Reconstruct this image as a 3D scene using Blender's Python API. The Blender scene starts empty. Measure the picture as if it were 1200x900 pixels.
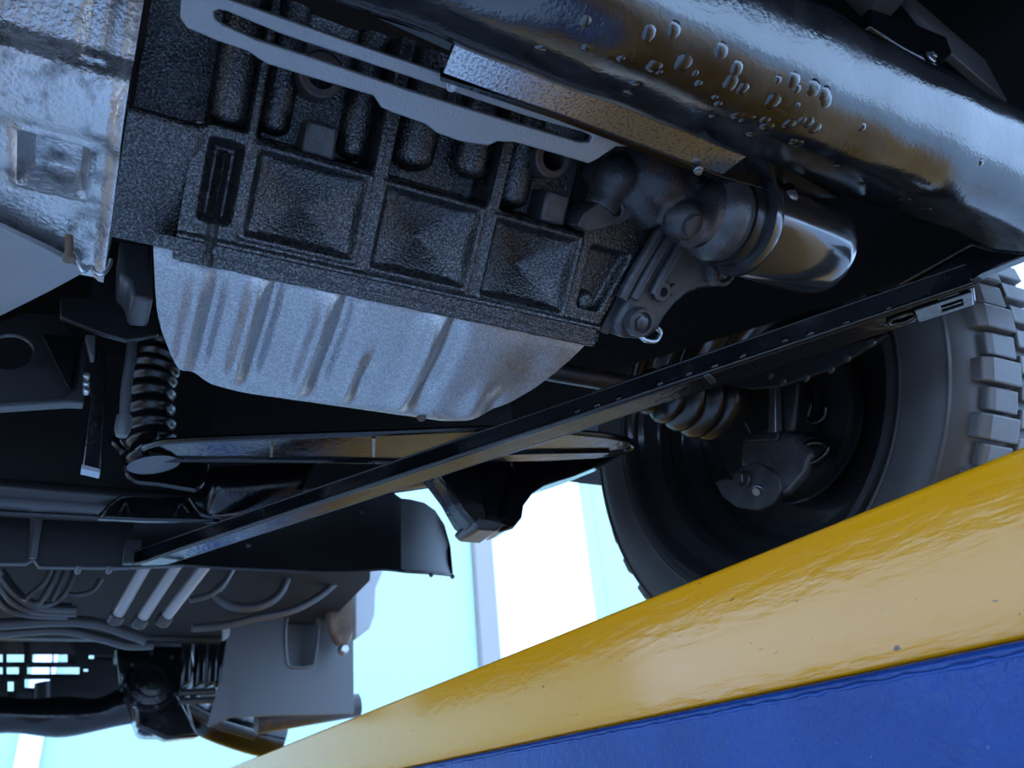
import bpy, bmesh, math, random
from mathutils import Vector, Matrix
from mathutils.bvhtree import BVHTree
R = random.Random(7)
scene = bpy.context.scene
COL = scene.collection
H = 1.45                      # eye height above the workshop floor
FPX = 911.0                   # focal length in pixels of the 1200 x 900 frame

# ------------------------------------------------------------------ camera
Wm = Matrix(((0.88190763, -0.15185772, -0.44629381),
             (-0.46353146, -0.45181767, -0.76223315),
             (-0.08589244, 0.87909045, -0.46885229)))
cam_d = bpy.data.cameras.new('camera')
cam_d.sensor_width = 36.0
cam_d.lens = FPX / 1200.0 * 36.0
cam_d.clip_start = 0.01
cam_d.dof.use_dof = True
cam_d.dof.focus_distance = 0.60
cam_d.dof.aperture_fstop = 13.0
cam = bpy.data.objects.new('camera', cam_d)
COL.objects.link(cam)
cam.matrix_world = Matrix.Translation((0, 0, H)) @ Wm.to_4x4()
scene.camera = cam

# ------------------------------------------------------------------ world (even bright sky), exposure
world = bpy.data.worlds.new('sky')
scene.world = world
world.use_nodes = True
bg = world.node_tree.nodes['Background']
bg.inputs[0].default_value = (0.37, 0.60, 1.0, 1)
bg.inputs[1].default_value = 4.4
vs = scene.view_settings
vs.view_transform = 'Standard'
vs.look = 'None'
vs.exposure = 0.3
vs.gamma = 1.0
vs.use_curve_mapping = False

# ------------------------------------------------------------------ measuring helpers (camera at the origin)
def ray(px, py):
    return Wm @ Vector(((px - 600) / FPX, -(py - 450) / FPX, -1.0))
def at(px, py, ax, v):
    r = ray(px, py)
    return r * (v / r['XYZ'.index(ax)])
def atp(px, py, p0, n):
    r = ray(px, py)
    return r * (p0.dot(n) / r.dot(n))
def pts_on(L, ax, v):
    return [at(a, b, ax, v) for a, b in L]

# ------------------------------------------------------------------ object helpers
LOC = {}
def props(o, label=None, cat=None, group=None, kind=None):
    if label: o['label'] = label
    if cat: o['category'] = cat
    if group: o['group'] = group
    if kind: o['kind'] = kind
    return o
def thing(name, label, cat, loc, group=None):
    o = bpy.data.objects.new(name, None)
    o.empty_display_size = 0.05
    COL.objects.link(o)
    w = Vector(loc) + Vector((0, 0, H))
    o.location = w
    LOC[o.name] = w
    return props(o, label, cat, group)
def mk(name, vf, mat, parent=None, bevel=0, seg=2, angle=40, label=None, cat=None, group=None, kind=None):
    vs_, fs = vf
    W = [Vector(v) + Vector((0, 0, H)) for v in vs_]
    if parent is not None:
        o0 = LOC[parent.name]
    else:
        n = len(W)
        o0 = Vector((sum(v.x for v in W) / n, sum(v.y for v in W) / n, min(v.z for v in W)))
    me = bpy.data.meshes.new(name)
    me.from_pydata([tuple(v - o0) for v in W], [], [list(f) for f in fs])
    me.validate()
    bm = bmesh.new()
    bm.from_mesh(me)
    bmesh.ops.remove_doubles(bm, verts=bm.verts, dist=1e-6)
    bmesh.ops.recalc_face_normals(bm, faces=bm.faces)
    bm.to_mesh(me)
    bm.free()
    me.polygons.foreach_set('use_smooth', [True] * len(me.polygons))
    me.set_sharp_from_angle(angle=math.radians(angle))
    me.materials.append(mat)
    o = bpy.data.objects.new(name, me)
    COL.objects.link(o)
    if parent is not None:
        o.parent = parent
        LOC[o.name] = LOC[parent.name]
    else:
        o.location = o0
        LOC[o.name] = o0
    if bevel:
        b = o.modifiers.new('edge', 'BEVEL')
        b.width = bevel
        b.segments = seg
        b.limit_method = 'ANGLE'
        b.angle_limit = math.radians(35)
    return props(o, label, cat, group, kind)
def clone(o, parent, loc):
    c = o.copy()
    COL.objects.link(c)
    c.parent = parent
    c.location = loc
    return c

# ------------------------------------------------------------------ shape helpers, each returns (verts, faces)
def join(*L):
    V, F = [], []
    for v, f in L:
        k = len(V)
        V += list(v)
        F += [[i + k for i in q] for q in f]
    return V, F
def prism(P, off):
    P = [Vector(p) for p in P]
    n = len(P)
    off = Vector(off)
    V = P + [p + off for p in P]
    F = [list(range(n)), list(range(2 * n - 1, n - 1, -1))]
    F += [[i, (i + 1) % n, (i + 1) % n + n, i + n] for i in range(n)]
    return V, F
def plate(outer, holes, off):
    off = Vector(off)
    loops = [[Vector(p) for p in outer]] + [[Vector(p) for p in h] for h in holes]
    flat = [p for l in loops for p in l]
    n = len(flat)
    bm = bmesh.new()
    vv = [bm.verts.new(p) for p in flat]
    k = 0
    for l in loops:
        m = len(l)
        for i in range(m): bm.edges.new((vv[k + i], vv[k + (i + 1) % m]))
        k += m
    bm.verts.index_update()
    res = bmesh.ops.triangle_fill(bm, edges=bm.edges[:], use_beauty=True, use_dissolve=False, normal=off.normalized())
    tris = [[v.index for v in f.verts] for f in bm.faces]
    bm.free()
    V = flat + [p + off for p in flat]
    F = [list(t) for t in tris] + [[i + n for i in reversed(t)] for t in tris]
    k = 0
    for l in loops:
        m = len(l)
        F += [[k + i, k + (i + 1) % m, k + (i + 1) % m + n, k + i + n] for i in range(m)]
        k += m
    return V, F
def cr(P, k=6, closed=False):
    P = [Vector(p) for p in P]
    n = len(P)
    out = []
    rng = range(n if closed else n - 1)
    for i in rng:
        if closed:
            a, b, c, d = P[(i - 1) % n], P[i], P[(i + 1) % n], P[(i + 2) % n]
        else:
            a, b, c, d = P[max(i - 1, 0)], P[i], P[i + 1], P[min(i + 2, n - 1)]
        for j in range(k):
            t = j / k
            out.append(0.5 * ((2 * b) + (c - a) * t + (2 * a - 5 * b + 4 * c - d) * t * t + (3 * b - a - 3 * c + d) * t ** 3))
    if not closed:
        out.append(P[-1])
    return out
def tube(P, r, n=12, caps=True, closed=False):
    P = [Vector(p) for p in P]
    m = len(P)
    rs = r if isinstance(r, (list, tuple)) else [r] * m
    V, F = [], []
    nrm = None
    for i in range(m):
        if closed:
            t = (P[(i + 1) % m] - P[i - 1]).normalized()
        else:
            t = (P[min(i + 1, m - 1)] - P[max(i - 1, 0)]).normalized()
        if nrm is None:
            nrm = t.orthogonal().normalized()
        nrm = (nrm - t * nrm.dot(t)).normalized()
        b = t.cross(nrm)
        for j in range(n):
            a = 2 * math.pi * j / n
            V.append(P[i] + (nrm * math.cos(a) + b * math.sin(a)) * rs[i])
    for i in range(m if closed else m - 1):
        i2 = (i + 1) % m
        for j in range(n):
            j2 = (j + 1) % n
            F.append([i * n + j, i * n + j2, i2 * n + j2, i2 * n + j])
    if caps and not closed:
        F.append(list(range(n))[::-1])
        F.append([(m - 1) * n + j for j in range(n)])
    return V, F
def lathe(o, ax, prof, n=32, a0=0.0, a1=2 * math.pi, ref=None):
    o, ax = Vector(o), Vector(ax).normalized()
    u = Vector(ref).normalized() if ref else ax.orthogonal().normalized()
    u = (u - ax * u.dot(ax)).normalized()
    w = ax.cross(u)
    full = abs(a1 - a0 - 2 * math.pi) < 1e-6
    m = n if full else n + 1
    V, F = [], []
    for r, h in prof:
        for j in range(m):
            a = a0 + (a1 - a0) * j / n
            V.append(o + ax * h + (u * math.cos(a) + w * math.sin(a)) * r)
    for i in range(len(prof) - 1):
        for j in range(n):
            j2 = (j + 1) % m
            F.append([i * m + j, i * m + j2, (i + 1) * m + j2, (i + 1) * m + j])
    if full:
        if prof[0][0] > 1e-6: F.append(list(range(m))[::-1])
        if prof[-1][0] > 1e-6: F.append([(len(prof) - 1) * m + j for j in range(m)])
    return V, F
def lathe_open(o, ax, prof, n=48, ref=None):
    V, F = lathe(o, ax, prof, n, ref=ref)
    m = n
    F = [f for f in F if len(f) == 4]
    return V, F
def box(c, ax, ay, az):
    c, ax, ay, az = map(Vector, (c, ax, ay, az))
    V = [c + ax * i + ay * j + az * k for i in (-1, 1) for j in (-1, 1) for k in (-1, 1)]
    F = [[0, 1, 3, 2], [4, 6, 7, 5], [0, 4, 5, 1], [2, 3, 7, 6], [0, 2, 6, 4], [1, 5, 7, 3]]
    return V, F
def abox(x0, x1, y0, y1, z0, z1):
    return box(((x0 + x1) / 2, (y0 + y1) / 2, (z0 + z1) / 2), ((x1 - x0) / 2, 0, 0), (0, (y1 - y0) / 2, 0), (0, 0, (z1 - z0) / 2))
def grid(rows):
    V, F = [], []
    m = len(rows[0])
    for r in rows: V += list(r)
    for i in range(len(rows) - 1):
        for j in range(m - 1):
            F.append([i * m + j, i * m + j + 1, (i + 1) * m + j + 1, (i + 1) * m + j])
    return V, F
def hexbolt(o, ax, r, h, wash=1.5):
    parts = [lathe(o, ax, [(r, h * 0.35), (r, h * 0.9), (r * 0.86, h), (0, h)], 6)]
    if wash: parts.append(lathe(o, ax, [(0, 0), (r * wash, 0), (r * wash, h * 0.28), (r * wash * 0.9, h * 0.38), (0, h * 0.38)], 20))
    return join(*parts)
def sstep(a, b, x):
    if a == b: return 0.0 if x < a else 1.0
    t = min(1, max(0, (x - a) / (b - a)))
    return t * t * (3 - 2 * t)
def circle_pts(c, u, v, r, n=20):
    c, u, v = Vector(c), Vector(u).normalized(), Vector(v).normalized()
    return [c + u * (r * math.cos(2 * math.pi * i / n)) + v * (r * math.sin(2 * math.pi * i / n)) for i in range(n)]

# ------------------------------------------------------------------ materials
def material(name, base, rough=0.4, metal=0.0, alt=None, cscale=8.0, clo=0.4, chi=0.62, bump=None, bump2=None, rvar=0.0, rscale=30.0,
             coat=0.0, spec=0.5, detail=4.0, tint=None, speck=None, stretch=None):
    m = bpy.data.materials.new(name)
    m.use_nodes = True
    nt = m.node_tree
    b = nt.nodes['Principled BSDF']
    b.inputs['Base Color'].default_value = (*base, 1)
    b.inputs['Roughness'].default_value = rough
    b.inputs['Metallic'].default_value = metal
    b.inputs['Specular IOR Level'].default_value = spec
    if coat:
        b.inputs['Coat Weight'].default_value = coat
        b.inputs['Coat Roughness'].default_value = 0.08
    if tint: b.inputs['Specular Tint'].default_value = (*tint, 1)
    tc = nt.nodes.new('ShaderNodeTexCoord')
    mp = nt.nodes.new('ShaderNodeMapping')
    nt.links.new(tc.outputs['Object'], mp.inputs['Vector'])
    if stretch: mp.inputs['Scale'].default_value = stretch
    def noise(scale, det=detail, rg=0.55):
        n = nt.nodes.new('ShaderNodeTexNoise')
        n.inputs['Scale'].default_value = scale
        n.inputs['Detail'].default_value = det
        n.inputs['Roughness'].default_value = rg
        nt.links.new(mp.outputs['Vector'], n.inputs['Vector'])
        return n
    if alt:
        n = noise(cscale)
        rp = nt.nodes.new('ShaderNodeValToRGB')
        rp.color_ramp.elements[0].position = clo
        rp.color_ramp.elements[0].color = (*base, 1)
        rp.color_ramp.elements[1].position = chi
        rp.color_ramp.elements[1].color = (*alt, 1)
        nt.links.new(n.outputs['Fac'], rp.inputs['Fac'])
        out = rp.outputs['Color']
        if speck:
            n2 = noise(speck[0])
            r2 = nt.nodes.new('ShaderNodeValToRGB')
            r2.color_ramp.elements[0].position = speck[1]
            r2.color_ramp.elements[1].position = speck[1] + 0.03
            mx = nt.nodes.new('ShaderNodeMixRGB')
            mx.inputs['Color2'].default_value = (*speck[2], 1)
            nt.links.new(n2.outputs['Fac'], r2.inputs['Fac'])
            nt.links.new(r2.outputs['Color'], mx.inputs['Fac'])
            nt.links.new(out, mx.inputs['Color1'])
            out = mx.outputs['Color']
        nt.links.new(out, b.inputs['Base Color'])
    if rvar:
        n = noise(rscale)
        mr = nt.nodes.new('ShaderNodeMapRange')
        mr.inputs['From Min'].default_value = 0.3
        mr.inputs['From Max'].default_value = 0.7
        mr.inputs['To Min'].default_value = max(0.03, rough - rvar)
        mr.inputs['To Max'].default_value = min(1, rough + rvar)
        nt.links.new(n.outputs['Fac'], mr.inputs['Value'])
        nt.links.new(mr.outputs['Result'], b.inputs['Roughness'])
    prev = None
    for bp in (bump, bump2):
        if not bp: continue
        n = noise(bp[0], 3.0)
        bn = nt.nodes.new('ShaderNodeBump')
        bn.inputs['Strength'].default_value = bp[1]
        bn.inputs['Distance'].default_value = bp[2]
        nt.links.new(n.outputs['Fac'], bn.inputs['Height'])
        if prev: nt.links.new(prev.outputs['Normal'], bn.inputs['Normal'])
        prev = bn
    if prev: nt.links.new(prev.outputs['Normal'], b.inputs['Normal'])
    return m

M = {}
M['block'] = material('cast_iron_black', (0.028, 0.028, 0.030), 0.27, 0.8, alt=(0.17, 0.17, 0.175), cscale=650, clo=0.44, chi=0.72, bump=(480, 0.7, 0.0014), bump2=(60, 0.25, 0.002), rvar=0.1, spec=0.8)  # pale fine speckle in the colour stands in for sparkling glints
M['pan'] = material('pan_painted_steel', (0.26, 0.265, 0.275), 0.32, 0.75, alt=(0.39, 0.395, 0.405), cscale=520, clo=0.40, chi=0.66, bump=(600, 0.4, 0.0009), rvar=0.1, spec=0.7)  # lighter grain in the colour imitates sparkle on the pan
M['trans'] = material('cast_aluminium', (0.52, 0.525, 0.535), 0.32, 0.85, alt=(0.17, 0.172, 0.18), cscale=55, clo=0.52, chi=0.72, bump=(300, 0.7, 0.0015), bump2=(40, 0.3, 0.003), rvar=0.12)
M['trans_dark'] = material('dark_painted_casting', (0.02, 0.02, 0.022), 0.40, 0.2, bump=(200, 0.4, 0.001))
M['gloss'] = material('black_gloss_undercoat', (0.004, 0.004, 0.005), 0.14, 0.0, bump=(160, 0.35, 0.001), bump2=(24, 0.25, 0.003), rvar=0.08, spec=0.45)
M['rail'] = material('black_wet_undercoat', (0.006, 0.006, 0.007), 0.14, 0.0, alt=(0.02, 0.02, 0.022), cscale=40, clo=0.5, chi=0.7, bump=(330, 0.2, 0.0008), bump2=(36, 0.16, 0.003), rvar=0.08, rscale=22, spec=1.0)
M['satin'] = material('black_satin_plastic', (0.013, 0.013, 0.014), 0.42, 0.0, bump=(300, 0.2, 0.0006), spec=0.35)
M['dark'] = material('black_body_coating', (0.010, 0.010, 0.011), 0.8, 0.0, bump=(120, 0.3, 0.001), spec=0.25)
M['bracket'] = material('grey_painted_plate', (0.25, 0.255, 0.265), 0.42, 0.5, bump=(500, 0.7, 0.001), rvar=0.1)
M['strip'] = material('speckled_zinc_strip', (0.50, 0.505, 0.515), 0.16, 0.9, alt=(0.18, 0.183, 0.19), cscale=420, clo=0.5, chi=0.66, bump=(420, 0.3, 0.0008))
M['pump'] = material('grey_cast_housing', (0.036, 0.036, 0.039), 0.36, 0.25, alt=(0.062, 0.062, 0.066), cscale=50, bump=(350, 0.6, 0.001))
M['rust'] = material('brown_stained_casting', (0.028, 0.028, 0.032), 0.42, 0.2, alt=(0.085, 0.045, 0.03), cscale=26, clo=0.5, chi=0.68, bump=(300, 0.7, 0.001))
M['filter'] = material('black_filter_can', (0.14, 0.142, 0.15), 0.15, 0.85, rvar=0.05, rscale=60)
M['steel'] = material('zinc_bolt', (0.35, 0.36, 0.38), 0.3, 0.9, bump=(500, 0.3, 0.0006))
M['darksteel'] = material('dark_bolt', (0.07, 0.073, 0.08), 0.35, 0.6)
M['rubber'] = material('tyre_rubber', (0.050, 0.049, 0.050), 0.5, 0.0, alt=(0.060, 0.058, 0.060), cscale=10, bump=(500, 0.15, 0.0005))
M['lug'] = material('tyre_tread_rubber', (0.080, 0.079, 0.081), 0.5, 0.0, alt=(0.105, 0.103, 0.105), cscale=30)
M['boot'] = material('boot_rubber', (0.009, 0.009, 0.010), 0.28, 0.0)
M['rim'] = material('black_wheel_paint', (0.024, 0.024, 0.026), 0.2, 0.0, coat=0.3, spec=0.8)
M['yellow'] = material('yellow_gloss_paint', (0.80, 0.32, 0.002), 0.12, 0.0, alt=(0.76, 0.29, 0.002), cscale=5, bump=(130, 0.06, 0.003), bump2=(26, 0.035, 0.006), speck=(260, 0.70, (0.10, 0.04, 0.005)), stretch=(1, 0.3, 1))
M['blue'] = material('blue_gloss_paint', (0.004, 0.046, 0.22), 0.30, 0.0, alt=(0.008, 0.06, 0.27), cscale=9, bump=(110, 0.5, 0.003), bump2=(400, 0.4, 0.001), speck=(180, 0.70, (0.10, 0.16, 0.3)))
M['scratch'] = material('bare_scratch', (0.12, 0.05, 0.01), 0.6)
M['hose'] = material('hose_rubber', (0.036, 0.036, 0.038), 0.4)
M['pipe'] = material('pale_coated_pipe', (0.31, 0.312, 0.32), 0.4, 0.1)
M['grey'] = material('grey_splash_guard', (0.062, 0.063, 0.067), 0.4)
M['brown'] = material('brown_rust_bracket', (0.09, 0.055, 0.035), 0.6, alt=(0.16, 0.10, 0.06), cscale=20)
M['concrete'] = material('concrete', (0.42, 0.43, 0.44), 0.6, alt=(0.36, 0.37, 0.38), cscale=3, bump=(60, 0.2, 0.002))
M['wall'] = material('pale_cyan_cladding', (0.40, 0.52, 0.42), 0.5)
M['post'] = material('taupe_post', (0.30, 0.255, 0.24), 0.6)
M['lip'] = material('black_wet_edge', (0.004, 0.004, 0.005), 0.14, 0.0, bump=(300, 0.4, 0.001), spec=0.45)
M['panel'] = material('black_panel_paint', (0.022, 0.022, 0.024), 0.35, 0.2, bump=(200, 0.2, 0.0008))
M['white'] = material('white_wall', (0.85, 0.9, 0.92), 0.6)

# ------------------------------------------------------------------ frames used by the tilted engine
ZUP = Vector((0, 0, 1))
XR = Vector((1, 0, 0))
YF = Vector((0, 1, 0))
FP0 = Vector((0, 0.40, 0.468))
FD = Vector((0, 0.65, -0.76)).normalized()
FN = Vector((0, -0.76, -0.65)).normalized()
def face(x, t, h=0.0):
    return FP0 + XR * x + FD * t + FN * h
def facepx(px, py, h=0.0):
    return atp(px, py, FP0 + FN * h, FN)

# ------------------------------------------------------------------ the setting
GZ = -H
mk('floor', abox(-14, 16, -14, 22, GZ - 0.1, GZ), M['concrete'], kind='structure')
WY = 9.0
def wall_x(px): return at(px, 700, 'Y', WY).x
def clad(x0, x1, z0=GZ, z1=4.2, pitch=0.6, y=WY):
    V, F = [], []
    xs = []
    x = x0
    while x < x1 - 0.02:
        for dx, dy in ((0, 0), (0.20, -0.012), (0.40, -0.012)):
            if x + dx < x1: xs.append((x + dx, dy))
        x += pitch
    xs.append((x1, 0))
    loop = [Vector((a, y + b, z0)) for a, b in xs] + [Vector((a, y + b + 0.06, z0)) for a, b in reversed(xs)]
    return prism(loop, (0, 0, z1 - z0))
xl, xp0, xp1, xo1 = -6.0, wall_x(556), wall_x(577), wall_x(698)
mk('wall_front', clad(xl, xp0), M['wall'], kind='structure')
mk('trim_1', abox(xp0, xp1, WY - 0.12, WY + 0.08, GZ, 4.2), M['post'], bevel=0.01, kind='structure')
mk('trim_2', abox(xp1, wall_x(584), WY - 0.06, WY + 0.06, GZ, 4.2), M['white'], kind='structure')
mk('trim_3', abox(xo1, wall_x(705), WY - 0.06, WY + 0.06, GZ, 4.2), M['wall'], kind='structure')
mk('wall_front_end', clad(wall_x(706), 11.0), M['wall'], kind='structure')
mk('trim_4', abox(xl, 11.0, WY - 0.14, WY + 0.1, 4.2, 4.5), M['white'], kind='structure')
xq = at(36, 870, 'Y', WY).x
mk('trim_5', abox(xq - 0.1, xq + 0.1, WY - 0.12, WY - 0.03, GZ, 4.2), M['white'], bevel=0.01, kind='structure')


# ------------------------------------------------------------------ lift runways
XRW = 0.42
def runway(x_in, sgn, label):
    r = thing('lift_runway', label, 'car lift', (x_in + sgn * 0.26, 0.8, -0.10), 'car lift runways')
    y0, y1 = -2.6, 5.4
    w = 0.515
    a, b = sorted((x_in, x_in + sgn * 0.012))
    sp = mk('side_plate', abox(a, b, y0, y1, 0.0483, 0.1385), M['yellow'], r, bevel=0.003, seg=3, label='glossy yellow side plate')
    a, b = sorted((x_in + sgn * 0.012, x_in + sgn * w))
    mk('deck', abox(a, b, y0, y1, 0.085, 0.112), M['yellow'], r)
    a, b = sorted((x_in - sgn * 0.006, x_in + sgn * (w - 0.02)))
    mk('lower_beam', abox(a, b, y0, y1, -0.10, 0.0475), M['blue'], r, bevel=0.003, label='blue painted lower beam')
    P = []
    for i in range(320):
        y = 0.2 + i * 0.008
        P.append((x_in - sgn * 0.0062, y, 0.0415 + R.uniform(-0.0006, 0.0006)))
    mk('paint_bead', tube(P, [0.0013 + R.uniform(-0.0005, 0.0007) for _ in P], 8), M['blue'], r)
    return r
runway(XRW, 1, 'yellow and blue lift runway carrying the black rimmed wheel')
runway(-0.28, -1, 'yellow and blue lift runway on the opposite side from the wheel')
for sgn, xi, wl in ((1, XRW, 'carrying the wheel'), (-1, -0.28, 'without a wheel')):
    for yy, wn in ((-2.3, 'away from the cladding'), (5.1, 'toward the cladding')):
        xm = xi + sgn * 0.27
        mk('lift_column', join(abox(xm - 0.09, xm + 0.09, yy - 0.09, yy + 0.09, GZ, -0.10),
                               abox(xm - 0.2, xm + 0.2, yy - 0.2, yy + 0.2, GZ, GZ + 0.03)), M['blue'],
           label='blue lift column under the runway %s, end %s' % (wl, wn), cat='lift column', group='lift columns')

# ------------------------------------------------------------------ vehicle shell above everything
body = thing('vehicle_underbody', 'dark coated vehicle floor and engine bay shell above the engine', 'car body', (0.13, 1.0, 0.35))
mk('floor_panel', abox(-0.68, 0.93, -1.6, 0.12, 0.62, 0.65), M['dark'], body)
mk('bulkhead', abox(-0.68, 0.93, 0.10, 0.13, 0.62, 1.10), M['dark'], body)
mk('engine_bay_panel', abox(-0.68, 0.93, 0.10, 1.50, 1.08, 1.11), M['dark'], body)
mk('bulkhead', abox(-0.68, 0.52, 1.47, 1.50, 0.52, 1.10), M['dark'], body)
mk('bulkhead', abox(0.52, 1.0, 1.47, 1.50, 0.68, 1.10), M['dark'], body)
load = thing('load_floor', 'dark load floor panel over the far axle and the pale pipes', 'floor panel', (0.0, 2.6, 0.60))
mk('floor_panel', prism([(-0.64, 1.51, 0.60), (0.52, 1.50, 0.60), (0.74, 2.2, 0.60), (0.80, 3.12, 0.60), (-0.64, 3.12, 0.60)], (0, 0, 0.03)), M['dark'], load)
mk('raised_panel', abox(-0.64, 0.80, 3.08, 4.2, 0.86, 0.89), M['dark'], load)
mk('step_panel', abox(-0.64, 0.80, 3.08, 3.11, 0.63, 0.87), M['dark'], load)
side = thing('side_skirt', 'long dark body side skirt on the side opposite the wheel', 'side skirt', (-0.68, 1.0, 0.40))
mk('side_sill', abox(-0.73, -0.69, -1.6, 3.9, 0.40, 1.9), M['dark'], side)
mk('side_sill', abox(0.94, 0.98, -1.6, 0.28, 0.62, 1.9), M['dark'], body)
mk('fender_skin', abox(0.97, 1.0, 0.28, 1.5, 0.84, 1.9), M['dark'], body)
mk('roof_panel', abox(-0.69, 0.98, -1.6, 1.5, 1.88, 1.92), M['dark'], body)
XL = 0.725
a = at(740, 425, 'X', XL); b = at(1000, 345, 'X', XL); c = at(1150, 300, 'X', XL)
mk('wheel_arch_liner', prism([(XL, 1.25, 0.62), (XL, a.y, a.z), (XL, b.y, b.z), (XL, c.y, c.z), (XL, 0.14, c.z + 0.02), (XL, 0.14, 1.08), (XL, 1.25, 1.08)], (0.010, 0, 0)), M['dark'], body)
mk('wheel_arch_liner', abox(0.735, 0.99, 1.23, 1.25, 0.56, 1.08), M['dark'], body)
mk('wheel_arch_liner', abox(-0.5, -0.49, 0.14, 1.46, 0.50, 1.08), M['dark'], body)

# ------------------------------------------------------------------ engine block with cast pockets
eng = thing('engine_block', 'black cast iron engine block side with square ribbed pockets', 'engine', (0.2, 0.50, 0.36))
def boxmask(x, t, x0, x1, t0, t1, s):
    return sstep(x0, x0 + s, x) * (1 - sstep(x1 - s, x1, x)) * sstep(t0, t0 + s, t) * (1 - sstep(t1 - s, t1, t))
LOW = [(0.0625, 0.1465, 0.0525, 0.1175), (0.1590, 0.2430, 0.0530, 0.1195), (0.2555, 0.3385, 0.0545, 0.1215)]
UPP = [(0.0590, 0.1495, 0.0480), (0.1590, 0.2480, 0.0490), (0.2560, 0.3420, 0.0500)]
def redge(t):
    pts = [(-0.06, 0.372), (0.0, 0.392), (0.02, 0.4085), (0.035, 0.4085), (0.125, 0.3790), (0.145, 0.372)]
    for (t0, x0), (t1, x1) in zip(pts, pts[1:]):
        if t <= t1: return x0 + (x1 - x0) * (t - t0) / (t1 - t0)
    return pts[-1][1]
def hblock(x, t):
    h = 0.0
    for x0, x1, t0, t1 in LOW:
        m = boxmask(x, t, x0, x1, t0, t1, 0.006)
        u, v = (x - (x0 + x1) / 2) / ((x1 - x0) / 2), (t - (t0 + t1) / 2) / ((t1 - t0) / 2)
        q_ = 5.0
        rr = max(0, 1 - (abs(u) ** q_ + abs(v) ** q_) ** (1 / q_) * 0.55 - math.hypot(u, v) * 0.45)
        h -= m * (0.0065 + 0.021 * rr)
        e = boxmask(x, t, x0 - 0.004, x1 + 0.004, t0 - 0.004, t1 + 0.004, 0.003) - boxmask(x, t, x0 - 0.0005, x1 + 0.0005, t0 - 0.0005, t1 + 0.0005, 0.003)
        h += 0.0022 * max(0, e)
    for x0, x1, t1 in UPP:
        h -= 0.034 * boxmask(x, t, x0, x1, -0.2, t1, 0.0065)
    # front panel beyond the third pocket
    xe = redge(t)
    if x > 0.345:
        m = sstep(0.350, 0.356, x) * (1 - sstep(xe - 0.012, xe - 0.006, x)) * sstep(0.054, 0.060, t) * (1 - sstep(0.108, 0.114, t))
        h -= 0.010 * m
    # lower flange
    h += 0.0055 * sstep(0.1225, 0.1255, t) - 0.003 * sstep(0.1285, 0.130, t) * (1 - sstep(0.1325, 0.134, t))
    # left: wide flat border, shallow trough beside it
    if x < 0.062:
        h -= 0.018 * boxmask(x, t, 0.0290, 0.0560, 0.052, 0.114, 0.007) - 0.010 * boxmask(x, t, 0.0375, 0.0475, 0.060, 0.16, 0.005)
        h -= 0.03 * boxmask(x, t, -0.2, 0.0555, -0.2, 0.046, 0.006) + 0.03 * boxmask(x, t, -0.2, 0.029, -0.2, 0.046, 0.003)
    h -= 0.06 * sstep(xe, xe + 0.004, x)
    return h
rows = []
nx, nt_ = 320, 160
for j in range(nt_ + 1):
    t = -0.055 + 0.198 * j / nt_
    rows.append([face(0.020 + 0.396 * i / nx, t, hblock(0.020 + 0.396 * i / nx, t)) for i in range(nx + 1)])
last = [face(0.020 + 0.396 * i / nx, 0.143, -0.02) for i in range(nx + 1)]
rows.append(last)
mk('crankcase_wall', grid(rows), M['block'], eng, angle=60)
mk('block_core', prism([face(0.022, -0.055, -0.062), face(0.40, -0.055, -0.062), face(0.37, 0.14, -0.062), face(0.022, 0.14, -0.062)], -FN * 0.16), M['block'], eng)
def capsule(x, t0, t1, r, h):
    P = [face(x, t0, h)]
    rs = [r]
    for k in range(7):
        a = k / 6 * math.pi / 2
        P.append(face(x, t1 - r * 0.7 + r * 0.7 * math.sin(a), h))
        rs.append(max(0.0006, r * math.cos(a)))
    return tube(P, rs, 20)
for x, t1, r, h in ((0.0405, 0.045, 0.0150, -0.020), (0.0730, 0.040, 0.0125, -0.028), (0.1340, 0.042, 0.0125, -0.028), (0.1810, 0.037, 0.0190, -0.026),
                    (0.2300, 0.030, 0.0150, -0.020), (0.2740, 0.044, 0.0165, -0.026)):
    mk('casting_boss', capsule(x, -0.055, t1, r, h), M['block'], eng, angle=70)
for x0, x1, t0, t1 in ((0.0930, 0.1170, 0.0225, 0.0480), (0.2975, 0.3215, 0.0205, 0.0480)):
    mk('cast_pad', prism([face(x0, t0, -0.035), face(x1, t0, -0.035), face(x1, t1, -0.035), face(x0, t1, -0.035)], FN * 0.032), M['pump'], eng, bevel=0.003)
for x, t in ((0.0960, -0.0095), (0.2930, -0.004)):
    mk('bolt_eye', lathe_open(face(x, t, -0.02), FN, [(0.0165, -0.02), (0.0165, 0.022), (0.0150, 0.0235), (0.0105, 0.0235), (0.0095, 0.022), (0.0095, -0.02)], 28), M['rust'], eng)
# cast lug with a bolt hole and rib below it
lug = [facepx(a, b, 0.012) for a, b in ((677, 264), (684, 250), (700, 238), (722, 233), (742, 235), (748, 243), (745, 252), (728, 262), (706, 268), (690, 272))]
hc = facepx(723, 246, 0.012)
mk('mounting_lug', plate(lug, [circle_pts(hc, XR, FD, 0.0055, 14)], -FN * 0.035), M['pump'], eng, bevel=0.0012)
mk('lug_bolt', lathe(hc - FN * 0.012, FN, [(0.0056, 0), (0.0056, 0.006), (0.004, 0.008), (0, 0.008)], 14), M['darksteel'], eng)
bp = facepx(686, 352, -0.004)
mk('casting_boss', lathe(bp - FN * 0.01, FN, [(0.011, 0), (0.0085, 0.010), (0.006, 0.0145), (0, 0.016)], 20), M['block'], eng, angle=70)

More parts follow.
